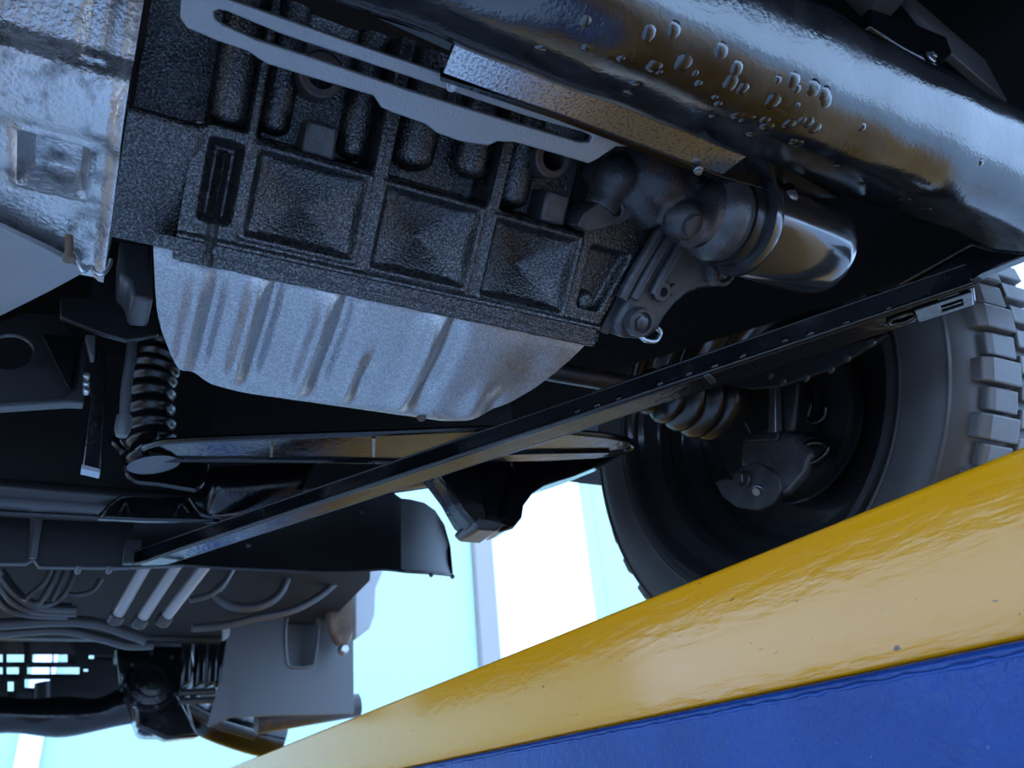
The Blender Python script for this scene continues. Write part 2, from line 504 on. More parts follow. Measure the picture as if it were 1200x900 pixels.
# smooth left shoulder of the block
sh = []
prof = [(0.52, 0.470), (0.475, 0.455), (0.447, 0.4415), (0.434, 0.4335), (0.4295, 0.4280), (0.4310, 0.4225), (0.437, 0.4180), (0.455, 0.4085), (0.475, 0.3970), (0.494, 0.3868), (0.507, 0.3795), (0.511, 0.381), (0.511, 0.40)]
cp = cr([Vector((0, y, z)) for y, z in prof], 5)
for i in range(25):
    x = -0.022 + 0.050 * i / 24
    sh.append([p + XR * (x) + Vector((0, 0, 0.004)) * sstep(0.02, 0.028, x) for p in cp])
mk('crankcase_shoulder', grid(sh), M['block'], eng, angle=60)
mk('hollow_back', prism([face(-0.021, -0.10, -0.055), face(0.030, -0.10, -0.055), face(0.030, 0.06, -0.055), face(-0.021, 0.06, -0.055)], -FN * 0.02), M['block'], eng)  # plate added behind the hollow to keep it dark
# raised sealing lip along the lower joint
lipP = [face(0.025 + 0.352 * i / 40, 0.1415 + R.uniform(-0.0004, 0.0004), 0.002) for i in range(41)]
mk('joint_lip', tube(lipP, [0.0030 + R.uniform(-0.0005, 0.0005) for _ in lipP], 8), M['block'], eng)

# ------------------------------------------------------------------ oil pan
PROF = [(0.486, 0.368, 0.757), (0.490, 0.362, 0.739), (0.499, 0.351, 0.703), (0.516, 0.340, 0.659), (0.540, 0.331, 0.613), (0.565, 0.3235, 0.5726), (0.582, 0.3165, 0.5438), (0.592, 0.3145, 0.5312), (0.598, 0.3150, 0.5268)]
def interp(T, k):
    T = sorted(T)
    if k <= T[0][0]: return T[0][1]
    for (a, x), (b, y) in zip(T, T[1:]):
        if k <= b: return x + (y - x) * (k - a) / (b - a)
    return T[-1][1]
LEFT = [(0.5265, 0.170), (0.5275, 0.150), (0.5324, 0.1144), (0.5426, 0.0893), (0.5551, 0.0706), (0.5724, 0.0558), (0.6008, 0.0419), (0.6333, 0.0316), (0.6676, 0.0253), (0.7245, 0.0163), (0.757, 0.012)]
RIGHT = [(0.5265, 0.450), (0.5285, 0.466), (0.533, 0.4932), (0.5463, 0.5319), (0.5757, 0.5817), (0.6089, 0.6262), (0.6509, 0.6742), (0.6901, 0.7152), (0.7307, 0.7547), (0.757, 0.775)]
RIBS = [(0.0400, 0.0075, 0.0060, 0.10), (0.0800, 0.0075, 0.0075, 0.05), (0.1330, 0.0085, 0.0085, 0.05), (0.1720, 0.0065, 0.0065, 0.40), (0.2240, 0.0095, 0.0095, 0.05), (0.2920, 0.0100, 0.0045, 0.45)]
pc = cr([Vector((0, y, z)) for y, z, k in PROF], 6)
nu = 220
rows = []
for j, p in enumerate(pc):
    k = p.z / p.y
    x0, x1 = interp(LEFT, k) * p.y, interp(RIGHT, k) * p.y
    v = j / (len(pc) - 1)
    row = []
    for i in range(nu + 1):
        u = i / nu
        x = x0 + (x1 - x0) * u
        h = 0.0
        for rx, rw, rh, v0 in RIBS:
            a_ = math.exp(-((x - rx) / rw) ** 2) - 0.95 * math.exp(-((x - rx - 1.75 * rw) / (rw * 0.9)) ** 2)
            h += rh * a_ * sstep(v0, v0 + 0.25, v) * (1 - 0.99 * sstep(0.60, 0.88, v))
        h -= 0.003 * math.exp(-((x - 0.325) / 0.02) ** 2) * sstep(0.1, 0.4, v) * (1 - sstep(0.85, 1.0, v))
        e = min(u, 1 - u)
        endr = 0.0
        row.append(p + Vector((x, endr * v, -h)))
    rows.append(row)
def backrow(src, dy, dz, xs, xc):
    return [Vector((xc + (q.x - xc) * xs, q.y + dy, q.z + dz)) for q in src]
edge = rows[-1]
rows.append([q + Vector((0, 0.006, 0.004)) for q in edge])
rows.append([q + Vector((0, 0.020, 0.026)) for q in edge])
rows.append([q + Vector((0, 0.030, 0.045)) for q in edge])
pan_t = thing('oil_pan', 'grey ribbed steel oil pan bolted beneath the black engine block', 'oil pan', (0.17, 0.54, 0.32))
mk('pan_shell', grid(rows), M['pan'], pan_t, angle=70)
fl = []
for i in range(61):
    x = 0.006 + 0.368 * i / 60
    fl.append([Vector((x, 0.478, 0.366)), Vector((x, 0.4835, 0.3600)), Vector((x, 0.489, 0.3625)), Vector((x, 0.496, 0.372))])
mk('pan_flange', grid(fl), M['block'], pan_t, angle=50)
# the rounded left end wall
le = []
for j in range(len(pc)):
    q = rows[j][0]
    le.append([q, q + Vector((0.004, 0.02, 0.012)), q + Vector((0.012, 0.05, 0.03)), q + Vector((0.03, 0.12, 0.07))])
mk('pan_end', grid(le), M['pan'], pan_t, angle=70)
re_ = []
for j in range(len(pc)):
    q = rows[j][-1]
    re_.append([q, q + Vector((-0.004, 0.015, 0.012)), q + Vector((-0.012, 0.05, 0.03)), q + Vector((-0.03, 0.12, 0.07))])
mk('pan_end', grid(re_), M['pan'], pan_t, angle=70)
dp = rows[len(pc) - 4][int(nu * 0.86)]
mk('drain_plug', hexbolt(dp + Vector((0, 0, 0.002)), (0, -0.2, -1), 0.004, 0.005, 1.3), M['rust'], pan_t)

# ------------------------------------------------------------------ transmission housing at the left
tr = thing('transmission_housing', 'pale oily aluminium transmission housing with a square recess beside the engine', 'transmission', (-0.15, 0.5, 0.40))
UO = Vector((0, 0.431, 0.431)); UE = Vector((0, 0.984, -0.178)).normalized(); UN = Vector((0, -0.178, -0.984)).normalized()
def under(x, t, h=0): return UO + XR * x + UE * t + UN * h
def underpx(px, py):
    q = atp(px, py, UO, UN); return q.x, (q - UO).dot(UE)
rc = [underpx(*p) for p in ((28, 183), (50, 160), (103, 167), (98, 230), (23, 213))]
rx0, rx1 = min(a for a, _ in rc), max(a for a, _ in rc)
rt0, rt1 = min(b for _, b in rc), max(b for _, b in rc)
rows = []
for j in range(151):
    s = -0.16 + 0.330 * j / 150
    row = []
    for i in range(121):
        x = -0.46 + 0.4365 * i / 120
        h = 0.0
        if s >= 0:
            h -= 0.022 * boxmask(x, s, rx0, rx1, rt0, rt1, 0.005)
            h += 0.003 * (boxmask(x, s, rx0 - 0.005, rx1 + 0.005, rt0 - 0.005, rt1 + 0.005, 0.004) - boxmask(x, s, rx0, rx1, rt0, rt1, 0.003))
        h += 0.004 * sstep(-0.0265 - 0.004, -0.0265, x)
        h += 0.010 * sstep(-0.030, -0.010, s) * (1 - sstep(0.02, 0.05, s))
        if s < -0.02:
            h += 0.005 * math.exp(-((x + 0.050) / 0.004) ** 2) + 0.004 * math.exp(-((x + 0.042) / 0.003) ** 2)
            h += 0.012 * (1 - sstep(-0.062, -0.052, s)) * (1 - sstep(-0.060, -0.055, x))
        if s >= 0.012:
            p = under(x, s, h)
        elif s <= -0.012:
            q = UO + XR * x + FD * s
            p = q + FN * h
        else:
            k = (s + 0.012) / 0.024
            n_ = (FN * (1 - k) + UN * k).normalized()
            q0 = UO + FD * -0.012; q1 = UO + UE * 0.012
            q = q0 * (1 - k) ** 2 + UO * 2 * k * (1 - k) + q1 * k * k
            p = q + XR * x + n_ * h
        row.append(p)
    rows.append(row)
rows.append([q + Vector((0, 0.012, 0.05)) for q in rows[-1]])
nb = 69
mk('housing_shell', grid(rows[nb:]), M['trans'], tr, angle=60)
mk('housing_face', grid(rows[:nb + 1]), M['trans'], tr, angle=60)
mk('housing_side', prism([under(-0.0245, 0.010, -0.006), under(-0.0245, 0.168, -0.006), under(-0.0235, 0.170, -0.08), under(-0.0235, 0.03, -0.12)], (-0.01, 0, 0)), M['trans'], tr)
a = at(80, 290, 'Y', 0.60)
mk('spring_clip', tube(cr([at(x, y, 'Y', 0.555) for x, y in ((76, 300), (84, 296), (90, 304), (98, 318), (106, 312), (112, 320), (120, 322), (128, 312), (130, 304))], 5), 0.0016, 8), M['steel'], tr)
mk('clip_stud', lathe(at(81, 287, 'Y', 0.555), at(81, 303, 'Y', 0.555) - at(81, 287, 'Y', 0.555), [(0.003, -0.008), (0.003, 0.010), (0.0045, 0.010), (0.0045, 0.014), (0, 0.0145)], 12), M['brown'], tr)

cov = [at(x, y, 'Z', 0.392) for x, y in ((-60, 250), (0, 268), (60, 296), (102, 318), (60, 341), (0, 371), (-60, 402))]
mk('cover_plate', prism(cov, (0, 0, 0.006)), M['bracket'], bevel=0.001, label='flat grey cover plate below the pale transmission housing', cat='cover plate')

# ------------------------------------------------------------------ slotted bracket in front of the block
BP0 = Vector((0, 0.345, 0.435)); BN = Vector((0, -0.5, -0.866)).normalized()
def onb(L): return [atp(x, y, BP0, BN) for x, y in L]
outer = [(214, -30), (211, 20), (219, 33), (255, 48), (290, 60), (313, 75), (375, 94), (438, 112), (447, 126), (460, 132), (498, 145), (512, 156), (540, 166), (572, 171), (583, 166), (604, 167), (650, 180), (690, 192), (700, 187), (722, 172), (760, 172),
         (760, 160), (700, 146), (640, 126), (520, 86), (420, 52), (330, 20), (262, -4), (250, -30)]
slot = [(250, 14), (252, 22), (262, 29), (300, 46), (380, 72), (480, 106), (580, 137), (640, 155), (680, 167), (691, 167), (695, 160), (684, 155), (620, 137), (515, 102), (420, 70), (330, 40), (268, 14), (256, 11)]
sb = thing('slotted_bracket', 'pale grey steel bracket with one long slot above the block pockets', 'bracket', at(480, 110, 'Y', 0.35))
mk('slotted_plate', plate(onb(outer), [onb(slot)], -BN * 0.007), M['bracket'], sb, bevel=0.0012)
mk('plate_bolt', hexbolt(atp(529, 101, BP0, BN), BN, 0.0028, 0.004, 1.4), M['steel'], sb)

# ------------------------------------------------------------------ heat shield strip under the rail
st = thing('shield_strip', 'speckled zinc strip with a folded edge below the wet black rail', 'strip', at(700, 130, 'Z', 0.432))
sp_ = [at(x, y, 'Z', 0.432) for x, y in ((534, 51), (880, 180), (846, 205), (519, 86))]
mk('strip_face', prism(sp_, (0, 0, 0.003)), M['strip'], st, bevel=0.0006)
ed = [at(x, y, 'Z', 0.430) for x, y in ((516, 90), (650, 134), (846, 207), (900, 222), (932, 236), (934, 243), (895, 229), (842, 213), (650, 140), (516, 95))]
mk('folded_edge', prism(ed, (0, 0, 0.010)), M['gloss'], st, bevel=0.0006)
ud = [at(x, y, 'Z', 0.436) for x, y in ((440, 20), (534, 50), (900, 186), (985, 232), (930, 232), (846, 204))]
mk('strip_backing', prism(ud, (0, 0, 0.004)), M['gloss'], st)
mk('strip_bolt', lathe(at(926, 231, 'Z', 0.429), -ZUP, [(0.006, -0.003), (0.0062, 0.002), (0.004, 0.005), (0, 0.0058)], 16), M['steel'], st)
mk('strip_bolt', hexbolt(at(818, 199, 'Z', 0.429), -ZUP, 0.0028, 0.004, 1.4), M['steel'], st)

# ------------------------------------------------------------------ cross rail
RC = Vector((0, 0.2505, 0.4557))
sec = []
for i in range(40):
    a = 2 * math.pi * i / 40
    c_, s_ = math.cos(a), math.sin(a)
    k = 0.0525 / ((abs(c_) ** 3.0 + abs(s_) ** 3.0) ** (1 / 3.0))
    rot = math.radians(28)
    yy, zz = c_ * k * 0.97, s_ * k * 0.97
    sec.append(Vector((0, yy * math.cos(rot) - zz * math.sin(rot), yy * math.sin(rot) + zz * math.cos(rot))))
rows = []
for i in range(90):
    x = -0.55 + 1.45 * i / 89
    wob = 0.0006 * math.sin(x * 37) + 0.0005 * math.sin(x * 83)
    rows.append([RC + XR * x + s * (1 + wob / 0.05) for s in sec + sec[:1]])
cr_t = thing('cross_rail', 'wet black rounded frame rail crossing above the engine', 'frame rail', (0.4, 0.25, 0.40))
mk('rail_tube', grid(rows), M['rail'], cr_t, angle=70)
bvh = BVHTree.FromPolygons(*grid(rows))
for x, y in [(R.gauss(850, 80), 0) for _ in range(36)] + [(760, 40), (800, 75), (845, 60), (905, 120), (930, 165), (955, 150), (870, 105), (790, 35), (1010, 215), (1060, 235), (1085, 245), (1150, 190), (980, 195)]:
    if y == 0: y = (x - 600) * 0.38 + 70 - R.uniform(12, 110)
    q, n_, _i, _d = bvh.ray_cast(Vector((0, 0, 0)), ray(x, y).normalized())
    if q is None: continue
    if n_.dot(q) > 0: n_ = -n_
    mk('undercoat_drip', (lambda k_: lathe(q, n_, [(0.0066 * k_, -0.0006), (0.0048 * k_, 0.0004), (0.0026 * k_, 0.0009), (0, 0.0011)], 12))(R.uniform(.35, 1.1)), M['rail'], cr_t, angle=80)
# small clamp and pipe above the rail
cl = thing('pipe_clamp', 'oily clamp holding a pipe above the black rail', 'clamp', at(1080, 40, 'Y', 0.26))
mk('pipe', tube([at(1010, -25, 'Y', 0.24), at(1040, 5, 'Y', 0.235)], 0.022, 20), M['grey'], cl)
mk('clamp_body', prism(pts_on([(1020, 8), (1060, 22), (1110, 42), (1117, 62), (1100, 78), (1060, 58), (1018, 30)], 'Y', 0.225), (0, 0.02, 0)), M['lip'], cl, bevel=0.003)
mk('clamp_strap', prism(pts_on([(1062, -4), (1070, -4), (1118, 38), (1210, 118), (1210, 142), (1170, 110), (1112, 60)], 'Y', 0.23), (0, 0.008, 0)), M['grey'], cl, bevel=0.001)
mk('clamp_bolt', hexbolt(at(1090, 68, 'Y', 0.224), -YF, 0.004, 0.005), M['steel'], cl)

# ------------------------------------------------------------------ oil filter
fc = Vector((0.0, 0.362, 0.4225))
def fx(px): return at(px, 283, 'Y', 0.362).x
f0, f1 = fx(872), at(985, 275, 'Y', 0.362).x - 0.040
of = thing('oil_filter', 'glossy black canister oil filter screwed to the rusty housing', 'oil filter', (f0, 0.362, 0.38))
L = f1 - f0
mk('filter_can', lathe((f0 + 0.006, fc.y, fc.z), XR, [(0.0, 0), (0.0405, 0), (0.0428, 0.003), (0.0428, L - 0.016), (0.041, L - 0.006), (0.036, L), (0.0, L + 0.003)], 56), M['filter'], of, angle=50)
mk('filter_seam', lathe_open((f0 + 0.002, fc.y, fc.z), XR, [(0.036, -0.004), (0.0445, -0.003), (0.0452, 0.001), (0.0445, 0.005), (0.0425, 0.007)], 56), M['filter'], of)
mk('filter_gasket', lathe_open((f0 - 0.006, fc.y, fc.z), XR, [(0.03, -0.010), (0.0375, -0.009), (0.0385, -0.002), (0.036, 0.004), (0.03, 0.006)], 48), M['boot'], of)
mk('filter_glint', box((f0 + L * 0.62, fc.y - 0.026, fc.z + 0.0345), (0.0007, 0, 0), (0, 0.004, 0.003), (0, 0.0005, -0.0006)), M['white'], of)  # white tick painted on as a small reflection

# ------------------------------------------------------------------ oil pump housing
pu = thing('oil_pump_housing', 'grey cast oil pump housing with bolt eyes below the rusty neck', 'pump housing', facepx(800, 330, 0.0))
def fpl(L, h): return [facepx(x, y, h) for x, y in L]
bodyP = [(770, 292), (782, 281), (806, 277), (835, 285), (862, 298), (868, 312), (862, 326), (847, 336), (822, 338), (806, 345), (792, 357), (780, 372), (772, 388), (758, 398), (728, 396), (720, 380), (735, 352), (752, 330)]
mk('housing_body', prism(fpl(bodyP, 0.010), -FN * 0.05), M['pump'], pu, bevel=0.005, seg=3)
for x, y, r in ((848, 318, 0.0145), (752, 378, 0.0135)):
    c_ = facepx(x, y, 0.018)
    mk('bolt_boss', lathe_open(c_, FN, [(r * 1.12, -0.03), (r, 0.0), (r * 0.93, 0.0015), (r * 0.72, 0.0015), (r * 0.66, -0.002), (r * 0.4, -0.004)], 28), M['pump'], pu)
    mk('boss_bolt', hexbolt(c_ - FN * 0.004, FN, r * 0.48, 0.006, 1.35), M['darksteel'], pu)
c_ = facepx(777, 342, 0.016)
mk('locating_ear', lathe_open(c_, FN, [(0.0105, -0.02), (0.0095, 0), (0.0085, 0.001), (0.0045, 0.001), (0.004, -0.006)], 20), M['pump'], pu)
c_ = facepx(791, 340, 0.016)
mk('locating_ear', lathe(c_, FN, [(0.006, -0.02), (0.0055, 0.001), (0, 0.0015)], 14), M['pump'], pu)
for L_ in ([(787, 274), (772, 296), (757, 322), (742, 350)], [(800, 282), (790, 300), (775, 325), (765, 345)], [(775, 268), (762, 290), (745, 318), (728, 350)]):
    P = cr(fpl(L_, 0.012), 6)
    mk('casting_rib', tube(P, 0.0055, 10), M['pump'], pu)
mk('added_gap_strip', prism(fpl([(768, 262), (776, 266), (712, 392), (703, 388)], -0.002), -FN * 0.03), M['pump'], pu)  # strip added to stand for the shaded gap between block and pump
# neck and rusty casting leading to the filter, one blended casting
def ball(c, r, sx=1, sy=1, sz=1):
    V, F = [], []
    n1, n2 = 10, 16
    for i in range(n1 + 1):
        th = math.pi * (i + 0.001) / (n1 + 0.002)
        for j in range(n2):
            ph = 2 * math.pi * j / n2
            V.append(Vector(c) + Vector((r * sx * math.sin(th) * math.cos(ph), r * sy * math.sin(th) * math.sin(ph), r * sz * math.cos(th))))
    for i in range(n1):
        for j in range(n2):
            F.append([i * n2 + j, i * n2 + (j + 1) % n2, (i + 1) * n2 + (j + 1) % n2, (i + 1) * n2 + j])
    F.append(list(range(n2)))
    F.append([n1 * n2 + j for j in range(n2)][::-1])
    return V, F
fcL = Vector((f0 - 0.014, fc.y, fc.z))
cast = [tube(cr([facepx(738, 190, -0.012), facepx(770, 212, 0.012), at(815, 240, 'Y', 0.385), at(850, 258, 'Y', 0.372), fcL], 6), [0.024] * 20 + [0.028] * 5, 18),
        tube(cr([facepx(700, 196, -0.02), facepx(712, 222, -0.002), facepx(702, 246, 0.0)], 6), 0.016, 14),
        tube(cr([facepx(735, 186, -0.02), facepx(742, 220, 0.004), facepx(770, 252, 0.008)], 6), 0.019, 14),
        ball(facepx(722, 208, 0.004), 0.020), ball(facepx(803, 258, 0.030), 0.022), ball(facepx(776, 205, 0.018), 0.018),
        tube([at(800, 262, 'Y', 0.378), at(862, 282, 'Y', 0.366)], 0.019, 16),
        tube([facepx(758, 186, 0.012), facepx(812, 214, 0.030), at(850, 232, 'Y', 0.38)], 0.010, 12),
        lathe(fcL - XR * 0.012, XR, [(0.020, -0.016), (0.031, -0.008), (0.0365, 0.004), (0.036, 0.012), (0, 0.012)], 32)]
nko = mk('filter_neck', join(*cast), M['rust'], pu, angle=80)
rmod = nko.modifiers.new('blend', 'REMESH'); rmod.mode = 'VOXEL'; rmod.voxel_size = 0.0022; rmod.use_smooth_shade = True
smod = nko.modifiers.new('soften', 'SMOOTH'); smod.factor = 0.6; smod.iterations = 7
c_ = at(808, 262, 'Y', 0.362)
mk('oil_plug', lathe(c_, (0.25, -0.55, -0.8), [(0.016, -0.012), (0.015, 0.0), (0.012, 0.003), (0.0095, 0.003), (0.009, 0.006), (0, 0.007)], 20), M['rust'], pu)
mk('neck_collar', lathe_open((f0 - 0.022, fc.y, fc.z), XR, [(0.030, -0.02), (0.036, -0.012), (0.038, -0.004), (0.036, 0.004), (0.031, 0.008)], 40), M['pump'], pu)
c_ = facepx(764, 393, 0.012)
mk('wire_clip', tube(cr([facepx(748, 390, 0.012), facepx(755, 398, 0.016), facepx(768, 400, 0.016), facepx(774, 390, 0.012), facepx(770, 384, 0.012)], 5), 0.0022, 8), M['steel'], pu)

# ------------------------------------------------------------------ wheel
WX, WC = 0.76, Vector((0, 0.697, 0.458))
RT = 0.336
whl = thing('mud_wheel', 'black steel wheel with chunky mud tyre standing on the yellow runway', 'wheel', (WX + 0.09, WC.y, WC.z - RT - 0.012))
tp = [(0.252, 0.010), (0.256, 0.001), (0.264, -0.002), (0.278, -0.007), (0.300, -0.010), (0.318, -0.006), (RT - 0.010, 0.000), (RT - 0.003, 0.008), (RT - 0.001, 0.02), (RT - 0.002, 0.04), (RT + 0.001, 0.09), (RT - 0.001, 0.135), (RT - 0.010, 0.158), (0.30, 0.172), (0.262, 0.168), (0.25, 0.160)]
tyre = mk('tyre', lathe_open((WX, WC.y, WC.z), XR, [(r, h) for r, h in tp], 120), M['rubber'], whl, angle=60)
for rr, hh in ((0.3195, -0.0068), (0.262, -0.0018)):
    mk('sidewall_rib', lathe_open((WX, WC.y, WC.z), XR, [(rr - 0.0022, hh + 0.003), (rr - 0.0012, hh - 0.0012), (rr + 0.0012, hh - 0.0012), (rr + 0.0022, hh + 0.003)], 120), M['rubber'], tyre)
def lug_mesh(a0, a1, x0, x1, r0, r1, drop):
    # a block on the shoulder in wheel coordinates, angle from the near side
    V = []
    for x, rr in ((x0, r1 - drop), ((x0 * 0.8 + x1 * 0.2), r1), (x1, r1 + 0.002)):
        for a in (a0, a1):
            for r_ in (r0, rr):
                V.append(Vector((x, -math.cos(a) * r_, -math.sin(a) * r_)))
    F = [[0, 1, 3, 2]]
    for k in (0, 4):
        F += [[k, k + 4, k + 5, k + 1], [k + 1, k + 5, k + 7, k + 3], [k + 3, k + 7, k + 6, k + 2], [k + 2, k + 6, k + 4, k]]
    F += [[8, 10, 11, 9]]
    return V, F
def lug_obj(vf, src, ang):
    cw = Vector((WX, WC.y, WC.z + H)) - LOC[whl.name]
    if src is None:
        V, F = vf
        me = bpy.data.meshes.new('tread_block')
        me.from_pydata([tuple(v) for v in V], [], F)
        bm = bmesh.new(); bm.from_mesh(me); bmesh.ops.recalc_face_normals(bm, faces=bm.faces); bm.to_mesh(me); bm.free()
        me.materials.append(M['lug'])
        o = bpy.data.objects.new('tread_block', me)
        b = o.modifiers.new('edge', 'BEVEL'); b.width = 0.002; b.segments = 2
    else:
        o = src.copy()
    COL.objects.link(o)
    o.parent = tyre
    o.location = cw
    o.rotation_euler = (ang, 0, 0)
    return o
NL = 74
st_ = 2 * math.pi / NL
pr = [lug_obj(lug_mesh(-st_ * 0.44, st_ * 0.44, 0.010, 0.066, RT - 0.016, RT + 0.014, 0.006), None, 0),
      lug_obj(lug_mesh(-st_ * 0.42, st_ * 0.42, 0.022, 0.066, RT - 0.016, RT + 0.010, 0.003), None, st_)]
prm = lug_obj(lug_mesh(-st_ * 0.34, st_ * 0.34, 0.076, 0.122, RT - 0.010, RT + 0.010, 0.0), None, st_ * 0.5)
for i in range(NL):
    if i > 1: lug_obj(None, pr[i % 2], st_ * i)
    if i > 0: lug_obj(None, prm, st_ * (i + 0.5))
rim = mk('rim', lathe_open((WX, WC.y, WC.z), XR, [(0.250, 0.014), (0.252, 0.002), (0.248, -0.001), (0.244, 0.001), (0.240, 0.008), (0.236, 0.022), (0.232, 0.028), (0.216, 0.036), (0.212, 0.045), (0.210, 0.080), (0.204, 0.088), (0.192, 0.096), (0.184, 0.118), (0.170, 0.130), (0.150, 0.136), (0.10, 0.132), (0.0, 0.132)], 96), M['rim'], whl, angle=50)
mk('rim_flange', lathe_open((WX, WC.y, WC.z), XR, [(0.2375, 0.016), (0.2395, 0.003), (0.244, -0.0025), (0.2515, -0.0025), (0.2535, 0.002), (0.253, 0.012)], 96), M['rim'], rim)
for rr, hh in ((0.2335, 0.030), (0.2115, 0.060), (0.1875, 0.108)):
    mk('barrel_ring', lathe_open((WX, WC.y, WC.z), XR, [(rr + 0.002, hh - 0.006), (rr - 0.0015, hh - 0.002), (rr - 0.0015, hh + 0.002), (rr + 0.002, hh + 0.006)], 96), M['rim'], rim)
hub = thing('wheel_hub_carrier', 'black greasy steering knuckle and brake caliper inside the wheel rim', 'wheel hub', (0.78, WC.y, 0.36))
mk('brake_backplate', lathe((WX + 0.085, WC.y, WC.z), XR, [(0.0, -0.006), (0.055, -0.006), (0.07, 0.0), (0.125, 0.0), (0.13, 0.006), (0.13, 0.02), (0.0, 0.02)], 48), M['panel'], hub)
kp = [(835, 545), (848, 540), (858, 548), (865, 535), (870, 500), (895, 490), (925, 500), (940, 520), (938, 545), (920, 570), (912, 588), (900, 596), (868, 597), (850, 588), (842, 570)]
mk('caliper_bracket', prism(pts_on([(838, 565), (848, 560), (862, 562), (866, 548), (885, 540), (900, 548), (912, 556), (916, 575), (905, 592), (886, 598), (862, 594), (846, 582)], 'X', 0.775), (0.014, 0, 0)), M['pump'], hub, bevel=0.0025)
mk('caliper_body', prism(pts_on([(866, 548), (868, 515), (890, 500), (930, 508), (952, 530), (945, 555), (925, 578), (912, 582), (904, 552)], 'X', 0.778), (0.05, 0, 0)), M['pump'], hub, bevel=0.007, seg=3)
mk('caliper_bolt', hexbolt(at(873, 562, 'X', 0.775), -XR, 0.0105, 0.014, 1.25), M['darksteel'], hub)
mk('caliper_bolt', hexbolt(at(889, 574, 'X', 0.775), (-1, -0.3, -0.6), 0.0065, 0.010, 1.2), M['steel'], hub)
mk('knuckle_arm', prism(pts_on([(862, 420), (902, 430), (935, 445), (930, 505), (912, 520), (880, 516), (872, 500), (858, 470)], 'X', 0.79), (0.05, 0, 0)), M['panel'], hub, bevel=0.006, seg=3)
mk('damper_fork', prism(pts_on([(901, 452), (908, 452), (909, 508), (900, 508)], 'X', 0.775), (0.012, 0, 0)), M['steel'], hub, bevel=0.001)
mk('damper_fork', prism(pts_on([(872, 509), (912, 506), (911, 516), (874, 518)], 'X', 0.772), (0.012, 0, 0)), M['trans_dark'], hub, bevel=0.002)
mk('brake_hose', tube(cr(pts_on([(905, 525), (925, 530), (940, 524), (955, 518), (968, 520), (970, 530), (958, 540), (945, 543)], 'X', 0.785), 5), 0.0045, 10), M['gloss'], hub)
mk('brake_hose', tube(cr(pts_on([(946, 455), (950, 475), (947, 490), (955, 495), (966, 490), (968, 478)], 'X', 0.80), 5), 0.004, 10), M['gloss'], hub)

# ------------------------------------------------------------------ drive shaft and boot
ds = thing('drive_shaft', 'black drive shaft with ribbed rubber boot reaching into the wheel', 'drive shaft', (0.62, WC.y, 0.41))
mk('shaft', tube([(0.30, WC.y, WC.z - 0.003), (0.62, WC.y, WC.z)], 0.0125, 18), M['rust'], ds)
bpz = [(0.014, 0.0)]
rads = [0.031, 0.040, 0.047, 0.053]
x = 0.0
for k, r in enumerate(rads):
    w = 0.027
    bpz += [(r - 0.012, x + 0.003), (r - 0.003, x + 0.009), (r, x + 0.014), (r - 0.003, x + 0.020), (r - 0.010, x + 0.026)]
    x += w
bpz += [(0.050, x + 0.004), (0.054, x + 0.010), (0.054, x + 0.03), (0.0, x + 0.03)]
mk('boot', lathe((0.600, WC.y, WC.z - 0.004), XR, bpz, 40), M['boot'], ds, angle=70)

# ------------------------------------------------------------------ diagonal brace
br = thing('diagonal_brace', 'long black angle iron brace running diagonally under the car', 'brace bar', (0.33, 0.72, 0.33))
A = at(1141, 333, 'Z', 0.335); B = at(158, 661, 'Z', 0.335)
dr = (B - A).normalized()
sd = Vector((dr.y, -dr.x, 0)).normalized()       # horizontal, away from the engine
def lprof(p):
    return [p + sd * a + ZUP * b for a, b in ((-0.003, 0.0), (0.033, 0.0), (0.033, 0.003), (0.0, 0.003), (0.0, 0.018), (-0.003, 0.018))]
mk('angle_bar', prism(lprof(A), B - A), M['gloss'], br, bevel=0.0009)
for a_, b_, r_ in ((-0.0022, 0.0, 0.0022), (0.0032, -0.0002, 0.0013), (0.033, 0.0015, 0.0019), (-0.003, 0.018, 0.0012)):
    mk('edge_lip', tube([A + sd * a_ + ZUP * b_, B + sd * a_ + ZUP * b_], r_, 10), M['lip'], br)
e1 = A + dr * 0.035 + sd * 0.016 - ZUP * 0.0015
mk('slotted_end', plate([e1 + dr * a + sd * b for a, b in ((-0.032, -0.012), (0.012, -0.012), (0.012, 0.012), (-0.032, 0.012))], [[e1 + dr * a + sd * b for a, b in ((-0.024, -0.006), (-0.008, -0.006), (-0.008, 0.006), (-0.024, 0.006))]], (0, 0, -0.003)), M['gloss'], br, bevel=0.0008)
mk('end_ring', tube([e1 + dr * (0.022 + 0.011 * math.cos(k * math.pi / 8)) + sd * 0.008 * math.sin(k * math.pi / 8) for k in range(16)], 0.0018, 8, closed=True), M['lip'], br)
for k in range(11):
    q = A + dr * (0.07 + 0.03 * k + R.uniform(-0.008, 0.008)) - sd * 0.003 + ZUP * R.uniform(0.002, 0.006)
    mk('undercoat_drip', lathe(q, -sd, [(0.0042 * R.uniform(.5, 1.1), -0.001), (0.0028, 0.0008), (0, 0.0016)], 10), M['lip'], br, angle=80)
q = at(832, 443, 'Z', 0.333)
mk('wire_tie', box(q, dr * 0.003, sd * 0.010, (0, 0, 0.002)), M['darksteel'], br, bevel=0.0006)
mk('anchor_tab', prism([at(x_, y_, 'Y', 1.165) for x_, y_ in ((146, 632), (166, 632), (166, 640), (158, 646), (156, 660), (143, 660))], (0, 0.012, 0)), M['trans_dark'], br, bevel=0.001)

